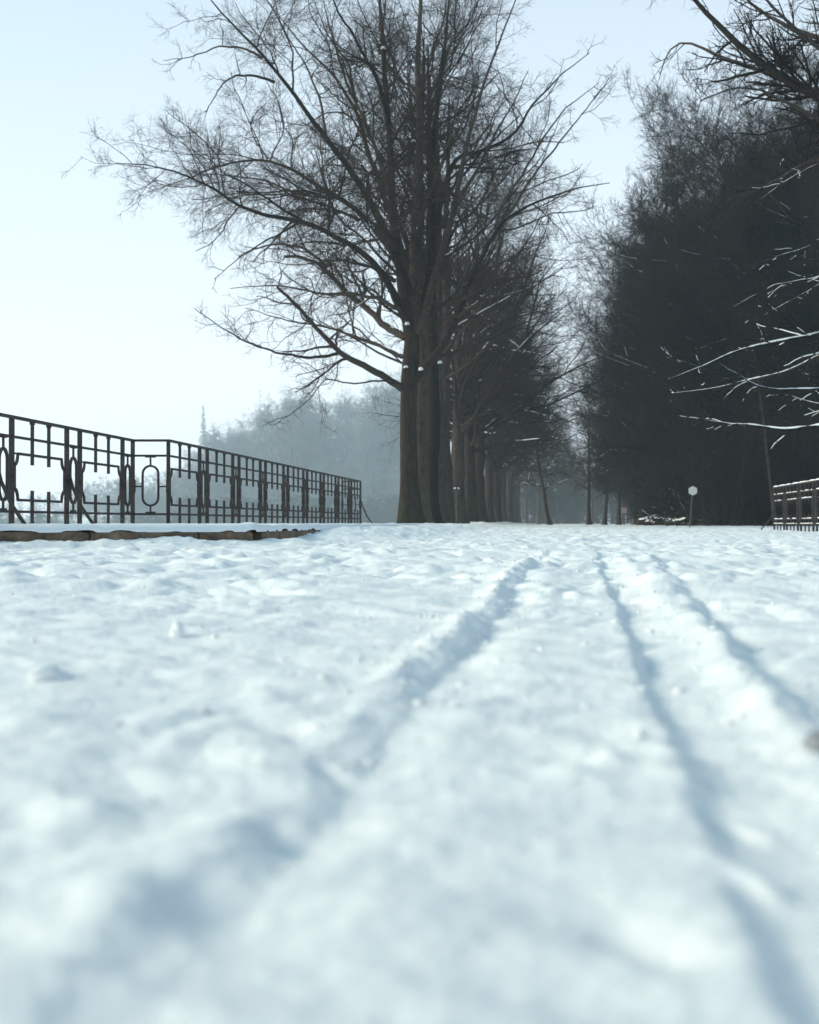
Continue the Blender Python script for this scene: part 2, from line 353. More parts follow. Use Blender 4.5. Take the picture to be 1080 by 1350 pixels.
# ------------------------------------------------------------------ iron railings
H = 1.05
def railing_run(root, p0, p1, z0, bays, braces, in_n, snow=False, first_post=True, seed=0):
    """bays: list of ('w', length) shield bays and ('n', length) oval bays from p0 towards p1"""
    p0 = np.array(p0, float); t = np.array(p1, float) - p0; t /= np.linalg.norm(t); s = 0.0
    def pt(u, z): return (p0[0] + t[0] * u, p0[1] + t[1] * u, z0 + z)
    total = sum(b[1] for b in bays)
    m = MB(); m.beam(pt(-.02, H), pt(total + .02, H), .05, .028); m.build('handrail', IRON, root)
    m = MB(); m.beam(pt(0, .86), pt(total, .86), .02, .026); m.build('upper_rail', IRON, root)
    m = MB(); m.beam(pt(0, .13), pt(total, .13), .02, .026); m.build('lower_rail', IRON, root)
    def post(u):
        m = MB(); m.beam(pt(u, -.15), pt(u, H - .014), .043, .043, (t[0], t[1], 0)); 
        m.beam(pt(u, .40), pt(u, .56), .062, .050, (t[0], t[1], 0)); m.build('post', IRON, root)
    if first_post: post(0)
    sn = MB(); r = np.random.RandomState(seed + 5)
    for bi, (kind, L) in enumerate(bays):
        m = MB()
        if kind == 'w':
            a, b = .075, L - .075; c = .07
            def arc(cx, cz, a0, a1): return [pt(cx + .085 * math.cos(R(x)), cz + .11 * math.sin(R(x))) for x in np.linspace(a0, a1, 5)]
            zt, zb = .70, .245; xl, xr = s + a, s + b
            # concave notches at the four corners
            out = []
            out += [pt(xl + .085, zt)] + [pt(xr - .085, zt)]
            out += arc(xr, zt, 180, 270)[1:]; out += [pt(xr, zb + .11)]
            out += arc(xr, zb, 90, 180)[1:]; out += [pt(xl + .085, zb)]
            out += arc(xl, zb, 0, 90)[1:]; out += [pt(xl, zt - .11)]
            out += arc(xl, zt, 270, 360)[1:-1]
            m.path(out, .024, .026, True)
            for q in (s, s + L):
                m.beam(pt(q, .475), pt(xl if q == s else xr, .475), .03, .045)
            m.beam(pt(s, zt), pt(xl + .085, zt), .014, .018); m.beam(pt(xr - .085, zt), pt(s + L, zt), .014, .018) if 0 else None
            for f in (.35, .65):
                for (za, zb_) in ((H - .015, .60), (-.12, .345)):
                    m.beam(pt(s + L * f, za), pt(s + L * f, zb_), .029, .029, (t[0], t[1], 0))
                m.beam(pt(s + L * f - .03, H - .028), pt(s + L * f + .03, H - .028), .036, .024)
            m.build('shield_panel', IRON, root)
            if snow:
                for zz, x0, x1, w_ in ((.86, s, s + L, .022), (.70, xl + .09, xr - .09, .022), (.245, xl + .09, xr - .09, .026), (.13, s, s + L, .024)):
                    n_ = max(2, int((x1 - x0) / .22))
                    for k in range(n_):
                        if r.rand() < .82:
                            u0 = x0 + (x1 - x0) * k / n_; u1 = x0 + (x1 - x0) * (k + r.uniform(.7, 1)) / n_
                            h_ = r.uniform(.008, .022); sn.beam(pt(u0, zz + .01 + h_ / 2), pt(u1, zz + .01 + h_ / 2), w_ * 1.3, h_)
        else:
            cx = s + L / 2; rw = .098; z1, z2 = .335, .635
            st = [pt(cx + rw * math.cos(R(x)), z2 + rw * math.sin(R(x))) for x in np.linspace(0, 180, 11)] + [pt(cx + rw * math.cos(R(x)), z1 + rw * math.sin(R(x))) for x in np.linspace(180, 360, 11)]
            m.path(st, .026, .026, True)
            m.beam(pt(cx, z2 + rw), pt(cx, .86), .02, .02, (t[0], t[1], 0)); m.beam(pt(cx, z1 - rw), pt(cx, .13), .02, .02, (t[0], t[1], 0))
            m.beam(pt(cx - .065, .845), pt(cx + .065, .845), .03, .018); m.beam(pt(cx - .06, .15), pt(cx + .06, .15), .03, .022)
            m.beam(pt(s, .475), pt(cx - rw, .475), .018, .018); m.beam(pt(cx + rw, .475), pt(s + L, .475), .018, .018)
            m.build('oval_panel', IRON, root)
        if snow:
            n_ = max(2, int(L / .2))
            for k in range(n_):
                if r.rand() < .9:
                    h_ = r.uniform(.012, .03); sn.beam(pt(s + L * k / n_, H + .012 + h_ / 2), pt(s + L * (k + r.uniform(.75, 1.0)) / n_, H + .012 + h_ / 2), .05, h_)
            for k in range(9):                 # rime clinging to the side of the post
                z_ = r.uniform(.05, .95); sn.beam(pt(s - .024, z_), pt(s - .022, z_ + r.uniform(.05, .14)), .02, .03)
        s += L; post(s)
        if bi in braces:
            m = MB(); q = np.array(pt(s, 0)); n3 = np.array((in_n[0], in_n[1], 0.))
            pp = [q + n3 * .03 + (0, 0, .55), q + n3 * .07 + (0, 0, .40), q + n3 * .16 + (0, 0, .2), q + n3 * .30 + (0, 0, .0), q + n3 * .36 + (0, 0, -.07)]
            m.path(pp, .024, .03); m.build('brace', IRON, root)
    if snow: tag(sn.build('snow', SNOW, root), kind='stuff')
    return pt(total, 0)
rl = empty('iron_railing', (0, 0, 0), 'rusty wrought iron railing with oval and shield panels on the snowy stone edge', 'railing')
A1 = P(175, 690, 17.75)[:2]; B0 = P(222, 690, 17.75)[:2]
latA = A1[0] - DIRX * A1[1]
WL, NL = 1.56, .42
z_r = .205
bA = [('w', WL), ('n', NL), ('w', WL), ('n', NL), ('w', WL), ('n', NL)]
tot = sum(b[1] for b in bA); A0 = A1 - SD * tot
railing_run(rl, A0, A1, z_r, bA, {0, 2}, si * -1, seed=1)
railing_run(rl, A1, B0, z_r, [('n', float(np.linalg.norm(B0 - A1)))], {}, (0, -1), first_post=False, seed=2)
bB = [('w', WL), ('n', NL)] * 8 + [('w', WL)]
eB = railing_run(rl, B0, B0 + SD, z_r, bB, {16}, si * -1, first_post=False, seed=3)
eB = np.array(eB[:2]); railing_run(rl, eB, eB + np.array([-1, .1]), z_r, [('n', .45)], {}, (0, -1), first_post=False, seed=4)

rr_ = empty('iron_railing', (0, 0, 0), 'snow-dusted iron railing end at the right edge before the dark wood', 'railing')
E1 = P(1021, 690, 36.0)[:2]
bR = [('w', WL), ('n', NL)] * 6
totR = sum(b[1] for b in bR); E0 = E1 - SD * totR
railing_run(rr_, E1, E0, .075, bR, {}, si, snow=True, seed=8)
m = MB(); q = np.array([E1[0], E1[1], .075]); n3 = np.array([-.35, .1, 0])
m.path([q + n3 * .05 + (0, 0, .5), q + n3 * .2 + (0, 0, .3), q + n3 * .6 + (0, 0, .12), q + n3 * 1.0 + (0, 0, -.06)], .025, .03); m.build('brace', IRON, rr_)

# ------------------------------------------------------------------ sign posts
def hexplate(mb, c, rad, th):
    V = [(c[0] + rad * math.cos(R(60 * k + 30)), c[1] + y, c[2] + rad * math.sin(R(60 * k + 30))) for y in (-th / 2, th / 2) for k in range(6)]
    mb.add(V, [(0, 1, 2, 3), (0, 3, 4, 5), (9, 8, 7, 6), (11, 10, 9, 6)] + [(k, k + 6, (k + 1) % 6 + 6, (k + 1) % 6) for k in range(6)])
p = P(909, 697, 43); g0 = gz(p[0], p[1])
s = empty('sign_post', (p[0], p[1], g0), 'thin pole carrying a pale hexagonal sign plate before the dark wood', 'sign')
m = MB(); m.tube([(0, 0, -.1), (.05, 0, .55), (.10, 0, 1.13)], [.024, .022, .02]); m.build('pole', POLE, s, True)
m = MB(); hexplate(m, (.10, -.035, 1.12), .145, .02); m.build('sign_plate', PLATE, s)
p = P(602, 697, 43); g0 = gz(p[0], p[1])
s = empty('sign_post', (p[0], p[1], g0), 'short dark post with a snow-flecked head before the avenue trunks', 'sign')
m = MB(); m.tube([(0, 0, -.1), (0, 0, .5), (0, 0, 1.06)], [.024, .023, .022]); m.build('pole', POLE, s, True)
m = MB(); hexplate(m, (0, .03, 1.0), .115, .025); m.build('sign_plate', POLE, s)
m = MB(); m.beam((-.115, .005, .98), (.115, .005, .98), .03, .075); m.build('bracket', POLE, s)
m = MB(); m.tube([(-.085, .02, 1.06), (-.05, .02, 1.085), (-.02, .02, 1.10)], [.012, .028, .008], 6); m.tube([(.03, .02, 1.10), (.06, .02, 1.085), (.085, .02, 1.06)], [.008, .022, .01], 6); tag(m.build('snow', SNOW, s, True), kind='stuff')
p = P(823, 692, 95); g0 = gz(p[0], p[1])
s = empty('sign_post', (p[0], p[1], g0), 'small far-off pinkish sign on a dark post in the haze', 'sign')
m = MB(); m.tube([(0, 0, -.1), (0, 0, 1.0)], [.05, .05]); m.build('pole', POLE, s, True)
m = MB(); m.beam((-.17, -.06, 1.02), (.17, -.06, 1.02), .03, .38); m.build('sign_plate', PINK, s)

# ------------------------------------------------------------------ clods, stone, brush
def lump(name, loc, size, seed, m, lab, cat, group=None, amp=.3):
    bm_ = bpy.data.meshes.new(name)
    import bmesh
    b = bmesh.new(); bmesh.ops.create_icosphere(b, subdivisions=4, radius=1); r = np.random.RandomState(seed)
    o1, o2, o3 = r.uniform(0, 50, 3)
    for v in b.verts:
        c = v.co; n = perlin(np.array([c.x * 1.3 + o1]), np.array([c.y * 1.3 + c.z * .9 + o2]), seed)[0] + .5 * perlin(np.array([c.x * 3 + o3]), np.array([c.z * 3 + c.y * 2 + o1]), seed + 1)[0]
        v.co = Vector((c.x * size[0], c.y * size[1], c.z * size[2])) * (1 + amp * n * 1.6)
    b.to_mesh(bm_); b.free()
    for f in bm_.polygons: f.use_smooth = True
    o = link(name, bm_, m); o.location = loc; o.rotation_euler = (0, 0, r.uniform(0, 6)); return tag(o, lab, cat, group)
def on_ground(px, py):
    d = EYE * F / (py - HZ)
    for _ in range(6):
        x = (px - 540) / F * d; d = .5 * d + .5 * (EYE - gz(x, d)) * F / (py - HZ)
    return (px - 540) / F * d, d
for px, py, sz, lab in ((235, 838, (.014, .012, .022), 'small upright clod of snow on the open snow left of the tracks'),
                        (62, 893, (.030, .026, .014), 'broad lump of snow near the left edge of the photo')):
    x, y = on_ground(px, py); lump('snow_clod', (x, y, gz(x, y) + sz[2] * .15), sz, px, SNOW, lab, 'snow clod', 'loose snow clods')
x, y = on_ground(1076, 992); lump('stone', (x + .012, y, gz(x, y) + .006), (.024, .018, .012), 5, GREY, 'dark grey stone poking out of snow at the right edge', 'stone')

def crumbs():
    r = np.random.default_rng(77); n = 1500; t = (1 + 5 ** .5) / 2
    ico = norm(np.array([(-1, t, 0), (1, t, 0), (-1, -t, 0), (1, -t, 0), (0, -1, t), (0, 1, t), (0, -1, -t), (0, 1, -t), (t, 0, -1), (t, 0, 1), (-t, 0, -1), (-t, 0, 1)], float))
    fc_ = np.array([(0, 11, 5), (0, 5, 1), (0, 1, 7), (0, 7, 10), (0, 10, 11), (1, 5, 9), (5, 11, 4), (11, 10, 2), (10, 7, 6), (7, 1, 8), (3, 9, 4), (3, 4, 2), (3, 2, 6), (3, 6, 8), (3, 8, 9), (4, 9, 5), (2, 4, 11), (6, 2, 10), (8, 6, 7), (9, 8, 1)])
    d = np.exp(r.uniform(math.log(1.1), math.log(16), n)); k = r.random(n)
    xl = -.205 + .119 * d - .05 + r.normal(0, .075, n); xr = .098 + .124 * d + .10 + r.normal(0, .10, n); xx = d * r.uniform(-.34, .36, n)
    x = np.where(k < .28, xl, np.where(k < .5, xr, xx)); keep = (k < .5) | (perlin(x / .35, d / .5, 61) > .08); x, d = x[keep], d[keep]; n = len(x)
    sz = np.minimum(.0016 * np.exp(r.normal(0, .6, n)) * np.clip(d, .8, 5) ** .7, .0075)
    V = ico[None] * (sz[:, None, None] * r.uniform(.5, 1.3, (n, 12, 1))) * np.stack([r.uniform(.7, 1.5, n), r.uniform(.7, 1.5, n), r.uniform(.4, .9, n)], 1)[:, None]; V += np.stack([x, d, ground_z(x.copy(), d.copy()) + sz * .25], 1)[:, None]
    Q = (fc_[None] + 12 * np.arange(n)[:, None, None]).reshape(-1, 3)
    tag(link('snow_crumbs', npmesh('snow_crumbs', V.reshape(-1, 3), Q), SNOW), 'loose crumbs of snow scattered beside the tracks and footprints', None, None, 'stuff')
crumbs()

# ------------------------------------------------------------------ the great tree at the head of the left row
TD = 46.5
def T(px, py, dd=0.0): return P(px, py, TD + dd) 
rng = np.random.default_rng(11)
tb = P(541, 693, TD); tb[2] = gz(tb[0], tb[1]) - .05
big = empty('bare_tree', tuple(tb), 'large bare tree with far-spreading limbs, nearest trunk of the left row', 'tree', 'trees of the row left of the path')
def loc(a): a = np.array(a, float); a[..., :3] -= tb; return a
tr, L = resample([(*loc(T(541, 697)), .50), (*loc(T(540, 682)), .42), (*loc(T(539, 640)), .30), (*loc(T(538, 560)), .275), (*loc(T(539, 500)), .27), (*loc(T(542, 465)), .27), (*loc(T(543, 440)), .23)], 40)
trunk_mesh('trunk', tr[:, :3], tr[:, 3], 20, BARK, big, rng)
# (polyline of photo px,py,depth offset), base radius, tip radius
limbs = [
 ([(530, 512, 0), (505, 495, -.4), (470, 478, -.8), (440, 462, -1.1), (420, 440, -1.3), (392, 408, -1.5), (362, 383, -1.7)], .135, .045),
 ([(445, 466, -1.1), (405, 474, -1.6), (370, 472, -2.2), (330, 455, -2.6), (290, 430, -3), (262, 412, -3.2)], .055, .012),
 ([(535, 445, 0), (510, 432, .4), (486, 408, .9), (455, 378, 1.2), (432, 352, 1.4), (405, 335, 1.6), (380, 338, 1.7)], .13, .05),
 ([(432, 352, 1.4), (400, 325, 1.6), (360, 318, 2.0), (318, 330, 2.3), (275, 365, 2.6)], .06, .012),
 ([(540, 432, 0), (520, 385, -.5), (500, 350, -1), (470, 325, -1.4), (440, 308, -1.7), (400, 292, -2), (330, 282, -2.2), (280, 245, -2.4), (215, 215, -2.6), (155, 212, -2.8)], .14, .012),
 ([(545, 420, .2), (530, 360, .6), (505, 310, 1.0), (470, 270, 1.4), (430, 245, 1.8), (385, 215, 2.2), (330, 205, 2.6), (270, 225, 2.9), (200, 250, 3.1)], .13, .012),
 ([(541, 390, -.1), (518, 330, -.5), (492, 270, -.9), (462, 222, -1.3), (430, 183, -1.6), (393, 135, -1.9), (362, 92, -2.1), (330, 58, -2.3), (285, 12, -2.5), (250, -40, -2.6)], .165, .012),
 ([(543, 380, .3), (526, 310, .7), (505, 240, 1.1), (485, 190, 1.5), (470, 140, 1.8), (440, 95, 2.1), (395, 50, 2.4), (350, -10, 2.7)], .14, .012),
 ([(540, 440, 0), (528, 350, -.3), (519, 260, -.4), (514, 170, -.6), (508, 80, -.8), (500, 0, -1), (492, -120, -1.2)], .20, .02),
 ([(546, 442, .1), (547, 350, .3), (548, 260, .4), (553, 170, .5), (548, 80, .6), (552, 0, .7), (556, -160, .7)], .22, .02),
 ([(550, 440, .1), (562, 380, .6), (572, 310, 1), (566, 230, 1.4), (578, 140, 1.7), (590, 50, 2), (600, -80, 2.2)], .17, .02),
 ([(552, 440, -.1), (568, 390, -.4), (590, 320, -.8), (606, 260, -1.1), (618, 190, -1.4), (640, 110, -1.7), (668, 40, -2), (700, -40, -2.2)], .14, .012),
 ([(548, 500, 0), (560, 482, -.3), (585, 455, -.8), (604, 418, -1.2), (620, 375, -1.5), (640, 330, -1.8), (655, 298, -2), (668, 286, -2.1), (700, 266, -2.4), (745, 246, -2.7), (805, 238, -3)], .15, .012),
 ([(655, 298, -2), (660, 270, -2.2), (690, 225, -2.4), (715, 180, -2.6), (745, 140, -2.8), (790, 100, -3)], .06, .01),
 ([(668, 286, -2.1), (690, 250, -2.3), (720, 205, -2.6), (755, 160, -3.1), (800, 95, -3.4)], .05, .01),
 ([(604, 418, -1.2), (640, 395, -1.8), (672, 390, -2.2), (710, 378, -2.8), (750, 350, -3.2)], .05, .01),
 ([(572, 310, 1), (590, 235, .6), (600, 205, .3), (636, 196, 0), (672, 182, -.3), (692, 165, -.5), (700, 140, -.6), (740, 100, -.8), (778, 68, -1)], .11, .012),
 ([(606, 260, -1.1), (630, 225, -.8), (652, 180, -.4), (680, 130, 0), (700, 90, .3)], .07, .012),
 ([(514, 170, -.6), (495, 110, -1.2), (470, 60, -1.8), (440, 10, -2.4), (420, -50, -2.8)], .09, .012),
 ([(519, 260, -.4), (500, 215, .3), (478, 150, .9), (455, 110, 1.5), (430, 40, 2.2), (420, -30, 2.6)], .09, .012),
 ([(525, 330, -.3), (505, 300, -2), (480, 280, -3.6), (450, 250, -4.6), (420, 235, -5.2)], .11, .012),
 ([(545, 350, .3), (530, 300, 2.2), (510, 250, 4), (480, 220, 5.2), (440, 190, 6)], .11, .012),
 ([(560, 380, .6), (585, 330, 2.2), (605, 280, 3.6), (640, 240, 4.8)], .10, .012),
 ([(550, 330, .3), (560, 280, -1.6), (580, 220, -3.2), (600, 160, -4.4)], .10, .012),
 ([(362, 107, -2.1), (337, 97, -2.3), (313, 97, -2.5), (287, 117, -2.8), (268, 145, -3)], .05, .010),
 ([(345, 75, -2.2), (318, 62, -2.0), (283, 63, -1.8), (245, 76, -1.6), (205, 80, -1.4)], .045, .009),
 ([(473, 290, .6), (440, 275, .2), (407, 263, -.3), (380, 257, -.8), (327, 258, -1.4), (280, 280, -1.8)], .06, .010),
 ([(500, 235, 1.1), (463, 153, 1.5), (430, 150, 2.2), (405, 170, 2.8), (365, 165, 3.4)], .06, .010),
 ([(400, 292, -2), (365, 275, -2.6), (333, 250, -3.2), (300, 232, -3.6), (250, 190, -4)], .05, .009),
 ([(520, 370, .3), (485, 350, 1.6), (440, 345, 2.6), (395, 350, 3.4), (350, 345, 4)], .08, .010),
 ([(470, 140, 1.8), (460, 80, 2.6), (430, 40, 3.2), (410, -20, 3.6)], .06, .010),
 ([(430, 183, -1.6), (420, 130, -.8), (400, 85, 0), (370, 30, .6), (360, -20, 1)], .05, .010),
 ([(530, 470, 0), (500, 455, .8), (460, 440, 1.8), (420, 425, 2.4), (370, 420, 2.8), (320, 405, 3.0)], .08, .01),
 ([(535, 410, .0), (500, 395, -1.6), (460, 385, -2.6), (420, 385, -3.2), (370, 375, -3.8), (300, 380, -4.0)], .08, .01),
 ([(524, 506, -.2), (500, 500, -.9), (465, 505, -1.4), (430, 492, -1.8), (412, 520, -2.1), (385, 540, -2.3), (345, 556, -2.4)], .035, .007),
]
sn = MB(); cr = MB(); allL = []
for pl, r0, r1 in limbs:
    q, L = resample([(*loc(T(*a)), 0) for a in pl], 26); q = q[:, :3]; q[1:] += np.cumsum(rng.normal(0, .018, (25, 3)), 0)
    rad = r1 + (r0 - r1) * (1 - np.linspace(0, 1, 26)) ** 1.15
    m = MB(); m.tube(q, rad, 8); m.build('limb', LIMB, big, True); allL.append((q, rad, L))
LP = np.stack([a[0] for a in allL]); LR = np.stack([a[1] for a in allL]); LL = np.array([a[2] for a in allL])
o_ = twigs(rng, cr, (LP, LR, LL), [
    dict(n=11, per=1, ang=50, asd=14, lr=.36, rr=.55, rmin=.013, rmax=.05, seg=10, jit=.16, trop=.012, k=5, t0=.12, lmin=.7),
    dict(n=7, per=1, ang=48, asd=15, lr=.46, rr=.5, rmin=.0065, rmax=.02, seg=7, jit=.17, trop=.008, k=4, t0=.12, lmin=.35),
    dict(n=7, per=1, ang=45, asd=15, lr=.52, rr=.6, rmin=.0042, rmax=.009, seg=5, jit=.17, trop=.005, k=3, t0=.1, lmin=.25),
    dict(n=4, per=1, ang=38, asd=14, lr=.6, rr=.7, rmin=.0032, rmax=.006, seg=4, jit=.15, trop=.0, k=3, t0=.15, lmin=.18)],
    np.where(LP[:, -1, 2] > T(0, 20)[2] - tb[2], .38, 1.0) * np.where(LP[:, -1, 0] > 0, .8, 1.0))
cr.build('crown', TWIG, big, True)
snow_strips(rng, sn, LP, LR, .5, rmin=.025, lift=.5, fat=.62)
snow_strips(rng, sn, o_[1][0], o_[1][1], .10, rmin=.012, lift=.6, fat=.8)
for px, py, dd, r_ in ((537, 427, -.25, .06), (555, 487, -.35, .06), (580, 478, -.4, .045), (535, 484, -.3, .035), (552, 300, -.2, .04), (524, 300, -.4, .04), (545, 185, .3, .04), (505, 62, -.9, .04)):
    c = loc(T(px, py, dd)); sn.tube([c + (-.07, 0, -.02), c + (-.03, 0, .02), c + (.02, 0, .035), c + (.07, 0, -.01)], [.02, r_, r_, .02], 7)
tag(sn.build('snow', SNOW, big, True), kind='stuff')

# ------------------------------------------------------------------ generic bare trees
def make_tree(name, seed, Ht, r0, first, rad_c, npr, spec, bm_, tm, asc=(62, 28), lean=0.0, snow=.1, stems=1, lab=None, cat='tree', group=None, snow_low=False, bias=0.0, low=1.0, cap=9, rnd=0.0):
    rg = np.random.default_rng(seed); root = empty(name, (0, 0, 0), lab, cat, group)
    n = 36; h = np.linspace(0, 1, n); z = h * Ht - .1
    wob = np.cumsum(rg.normal(0, .025, (n, 2)), 0) * (Ht / 20)
    pts = np.stack([wob[:, 0] + lean * z, wob[:, 1], z], 1)
    rad = r0 * (1 - h) ** .8 * 1.0 + .02; rad = rad + r0 * .8 * np.exp(-np.maximum(z, 0) / .45)
    trunk_mesh('trunk', pts, rad, 14, bm_, root, rg)
    cr = MB(); t = first / Ht + (.97 - first / Ht) * ((np.arange(npr) + rg.random(npr)) / npr) ** low
    f = t * (n - 1); i = np.minimum(f.astype(int), n - 2); pos = pts[i] + (pts[i + 1] - pts[i]) * (f - i)[:, None]
    az = np.arange(npr) * 2.4 + rg.normal(0, .5, npr); bs_ = 1 + bias * np.cos(az); k = (t - t.min()) / (t.max() - t.min())
    an = np.radians(asc[0] + (asc[1] - asc[0]) * k + rg.normal(0, 8, npr))
    d = np.stack([np.sin(an) * np.cos(az), np.sin(an) * np.sin(az), np.cos(an)], 1)
    ln = bs_ * rad_c * (1.15 - .5 * k + rnd * (k - .25)) * rg.uniform(.75, 1.2, npr) / np.maximum(np.sin(an), .55)
    rr = np.minimum(np.minimum(.42 * rad[i], .028 * ln + .012), cap)
    q, r_ = grow(rg, pos, d, ln, rr, 12, .10, .035 if asc[0] < 75 else .0, .25); cr.add(*tubes(q, r_, 6))
    o_ = twigs(rg, cr, (q, r_, ln), spec); cr.build('crown', tm, root, True)
    if snow:
        sn = MB(); w_ = .25
        if snow_low: 
            lo = t < .62; snow_strips(rg, sn, q[lo], r_[lo], snow * 2.2, rmin=.012, lift=.6, fat=.5)
        snow_strips(rg, sn, q, r_, snow, rmin=.015, lift=.65, fat=.7); snow_strips(rg, sn, o_[1][0], o_[1][1], snow * .5, rmin=.011, lift=.8, fat=.85)
        if sn.n: tag(sn.build('snow', SNOW, root, True), kind='stuff')
    return root
AV = [dict(n=8, per=1, ang=48, asd=13, lr=.44, rr=.55, rmin=.011, rmax=.035, seg=7, jit=.13, trop=.025, k=4, t0=.12, lmin=.6),
      dict(n=6, per=1, ang=45, asd=14, lr=.5, rr=.55, rmin=.0075, rmax=.018, seg=5, jit=.14, trop=.015, k=3, t0=.1, lmin=.35),
      dict(n=5, per=1, ang=42, asd=15, lr=.55, rr=.65, rmin=.005, rmax=.010, seg=4, jit=.13, trop=.01, k=3, t0=.1, lmin=.25)]
G1 = 'trees of the row left of the path'
av = [make_tree('bare_tree', 21 + k, (15.5, 13, 14.2)[k], .35 + .02 * k, 4.4 - .3 * k, 3.9, 32, AV, BARK, TWIG, snow=.08, snow_low=True, group=G1, lab='x', bias=.42, low=1.7) for k in range(3)]
av.append(make_tree('bare_tree', 29, 19, .315, 6.4, 3.9, 17, [dict(AV[0], n=5), dict(AV[1], n=4), dict(AV[2], n=4)], BARK, TWIG, asc=(58, 28), snow=.06, snow_low=True, group=G1, lab='x', bias=.15, low=1.0, cap=.075))
ORD = ['second', 'third', 'fourth', 'fifth', 'sixth', 'seventh', 'eighth', 'ninth', 'tenth', 'eleventh', 'twelfth', 'thirteenth', 'fourteenth']
cols = [(555, 50.5, .92), (567, 54.0, .97), (578, 58, .94), (589, 62.3, 1.0), (602, 68.4, 1.05), (617, 76, 1.05), (632, 86.5, 1.2), (644, 98, .95), (654, 111, 1.05), (663, 124, 1.1), (671, 140, 1.1), (677, 156, 1.2), (682, 174, 1.2)]
def put(proto, first, loc_, rz, sc, label, group=None, tilt=(0, 0)):
    o = proto if first else copy_tree(proto)
    o.location = loc_; o.rotation_euler = (tilt[0], tilt[1], rz); o.scale = (sc, sc, sc); o['label'] = label
    if group: o['group'] = group
    return o
rg = np.random.default_rng(5)
for i, (px, d, sc) in enumerate(cols):
    x = (px - 540) / F * d; put(av[3] if i < 4 else av[i % 3], i in (0, 4, 5, 6), (x, d, gz(x, d)), rg.uniform(-.6, .6) if i > 3 else i * 1.7, sc, f'bare tree, {ORD[i]} trunk from the front in the row left of the path')

# far trees closing the alley
AL = [dict(n=8, per=1, ang=50, asd=13, lr=.42, rr=.55, rmin=.016, rmax=.04, seg=6, jit=.15, trop=.02, k=3, t0=.12, lmin=.6),
      dict(n=7, per=1, ang=45, asd=14, lr=.48, rr=.6, rmin=.012, rmax=.02, seg=4, jit=.17, trop=.01, k=3, t0=.1, lmin=.35),
      dict(n=5, per=1, ang=42, asd=15, lr=.52, rr=.7, rmin=.009, rmax=.014, seg=3, jit=.16, trop=.01, k=3, t0=.1, lmin=.3)]
G2 = 'hazy trees at the end of the alley'
al = [make_tree('bare_tree', 51 + k, 17 + 2 * k, .24, 4.2, 4.6, 26, AL, BARK, TWIG, asc=(78, 30), snow=.12, snow_low=True, group=G2, lab='x') for k in range(2)]
fc = [(724, 105, .62, -.16, 'bare tree leaning left in the haze at the end of the left row'), (777, 118, .62, -.05, 'dim bare tree left of two others where the alley closes'),
      (797, 124, .64, -.08, 'dim bare tree leaning left, middle one where the alley closes'), (816, 112, .6, .0, 'straight dim trunk just left of the pinkish sign'), (846, 96, .8, .0, 'bare tree at the left end of the dark wood behind the brush')]
for i, (px, d, sc, tl, lb) in enumerate(fc):
    x = (px - 540) / F * d; put(al[i % 2], i < 2, (x, d, gz(x, d)), rg.uniform(0, 6.28) * 0 + i * 1.3, sc, lb, tilt=(0, tl) if i else (0, tl))
for i in range(36):
    d = rg.uniform(190, 560); px = rg.uniform(660, 890); x = (px - 540) / F * d
    put(al[i % 2], False, (x, d, gz(x, d) - .1), rg.uniform(0, 6.28), rg.uniform(.75, 1.25), 'faint bare tree deep in the haze beyond the alley', 'faint trees beyond the alley')

ab = make_tree('bush', 130, 6, .06, .3, 3.2, 30, AL[:2] + [dict(n=5, per=1, ang=42, asd=15, lr=.5, rr=.7, rmin=.012, rmax=.016, seg=3, jit=.16, trop=.01, k=3, t0=.1, lmin=.3)], WOOD, WOOD, asc=(80, 30), snow=0, lab='hazy leafless thicket closing the view at the end of the alley', cat='bush', group='thickets at the end of the alley')
for i in range(26):
    d = rg.uniform(260, 480); px = rg.uniform(690, 850); x = (px - 540) / F * d; put(ab, i == 0, (x, d, gz(x, d) - .1), rg.uniform(0, 6.28), rg.uniform(.9, 1.7), ab['label'])

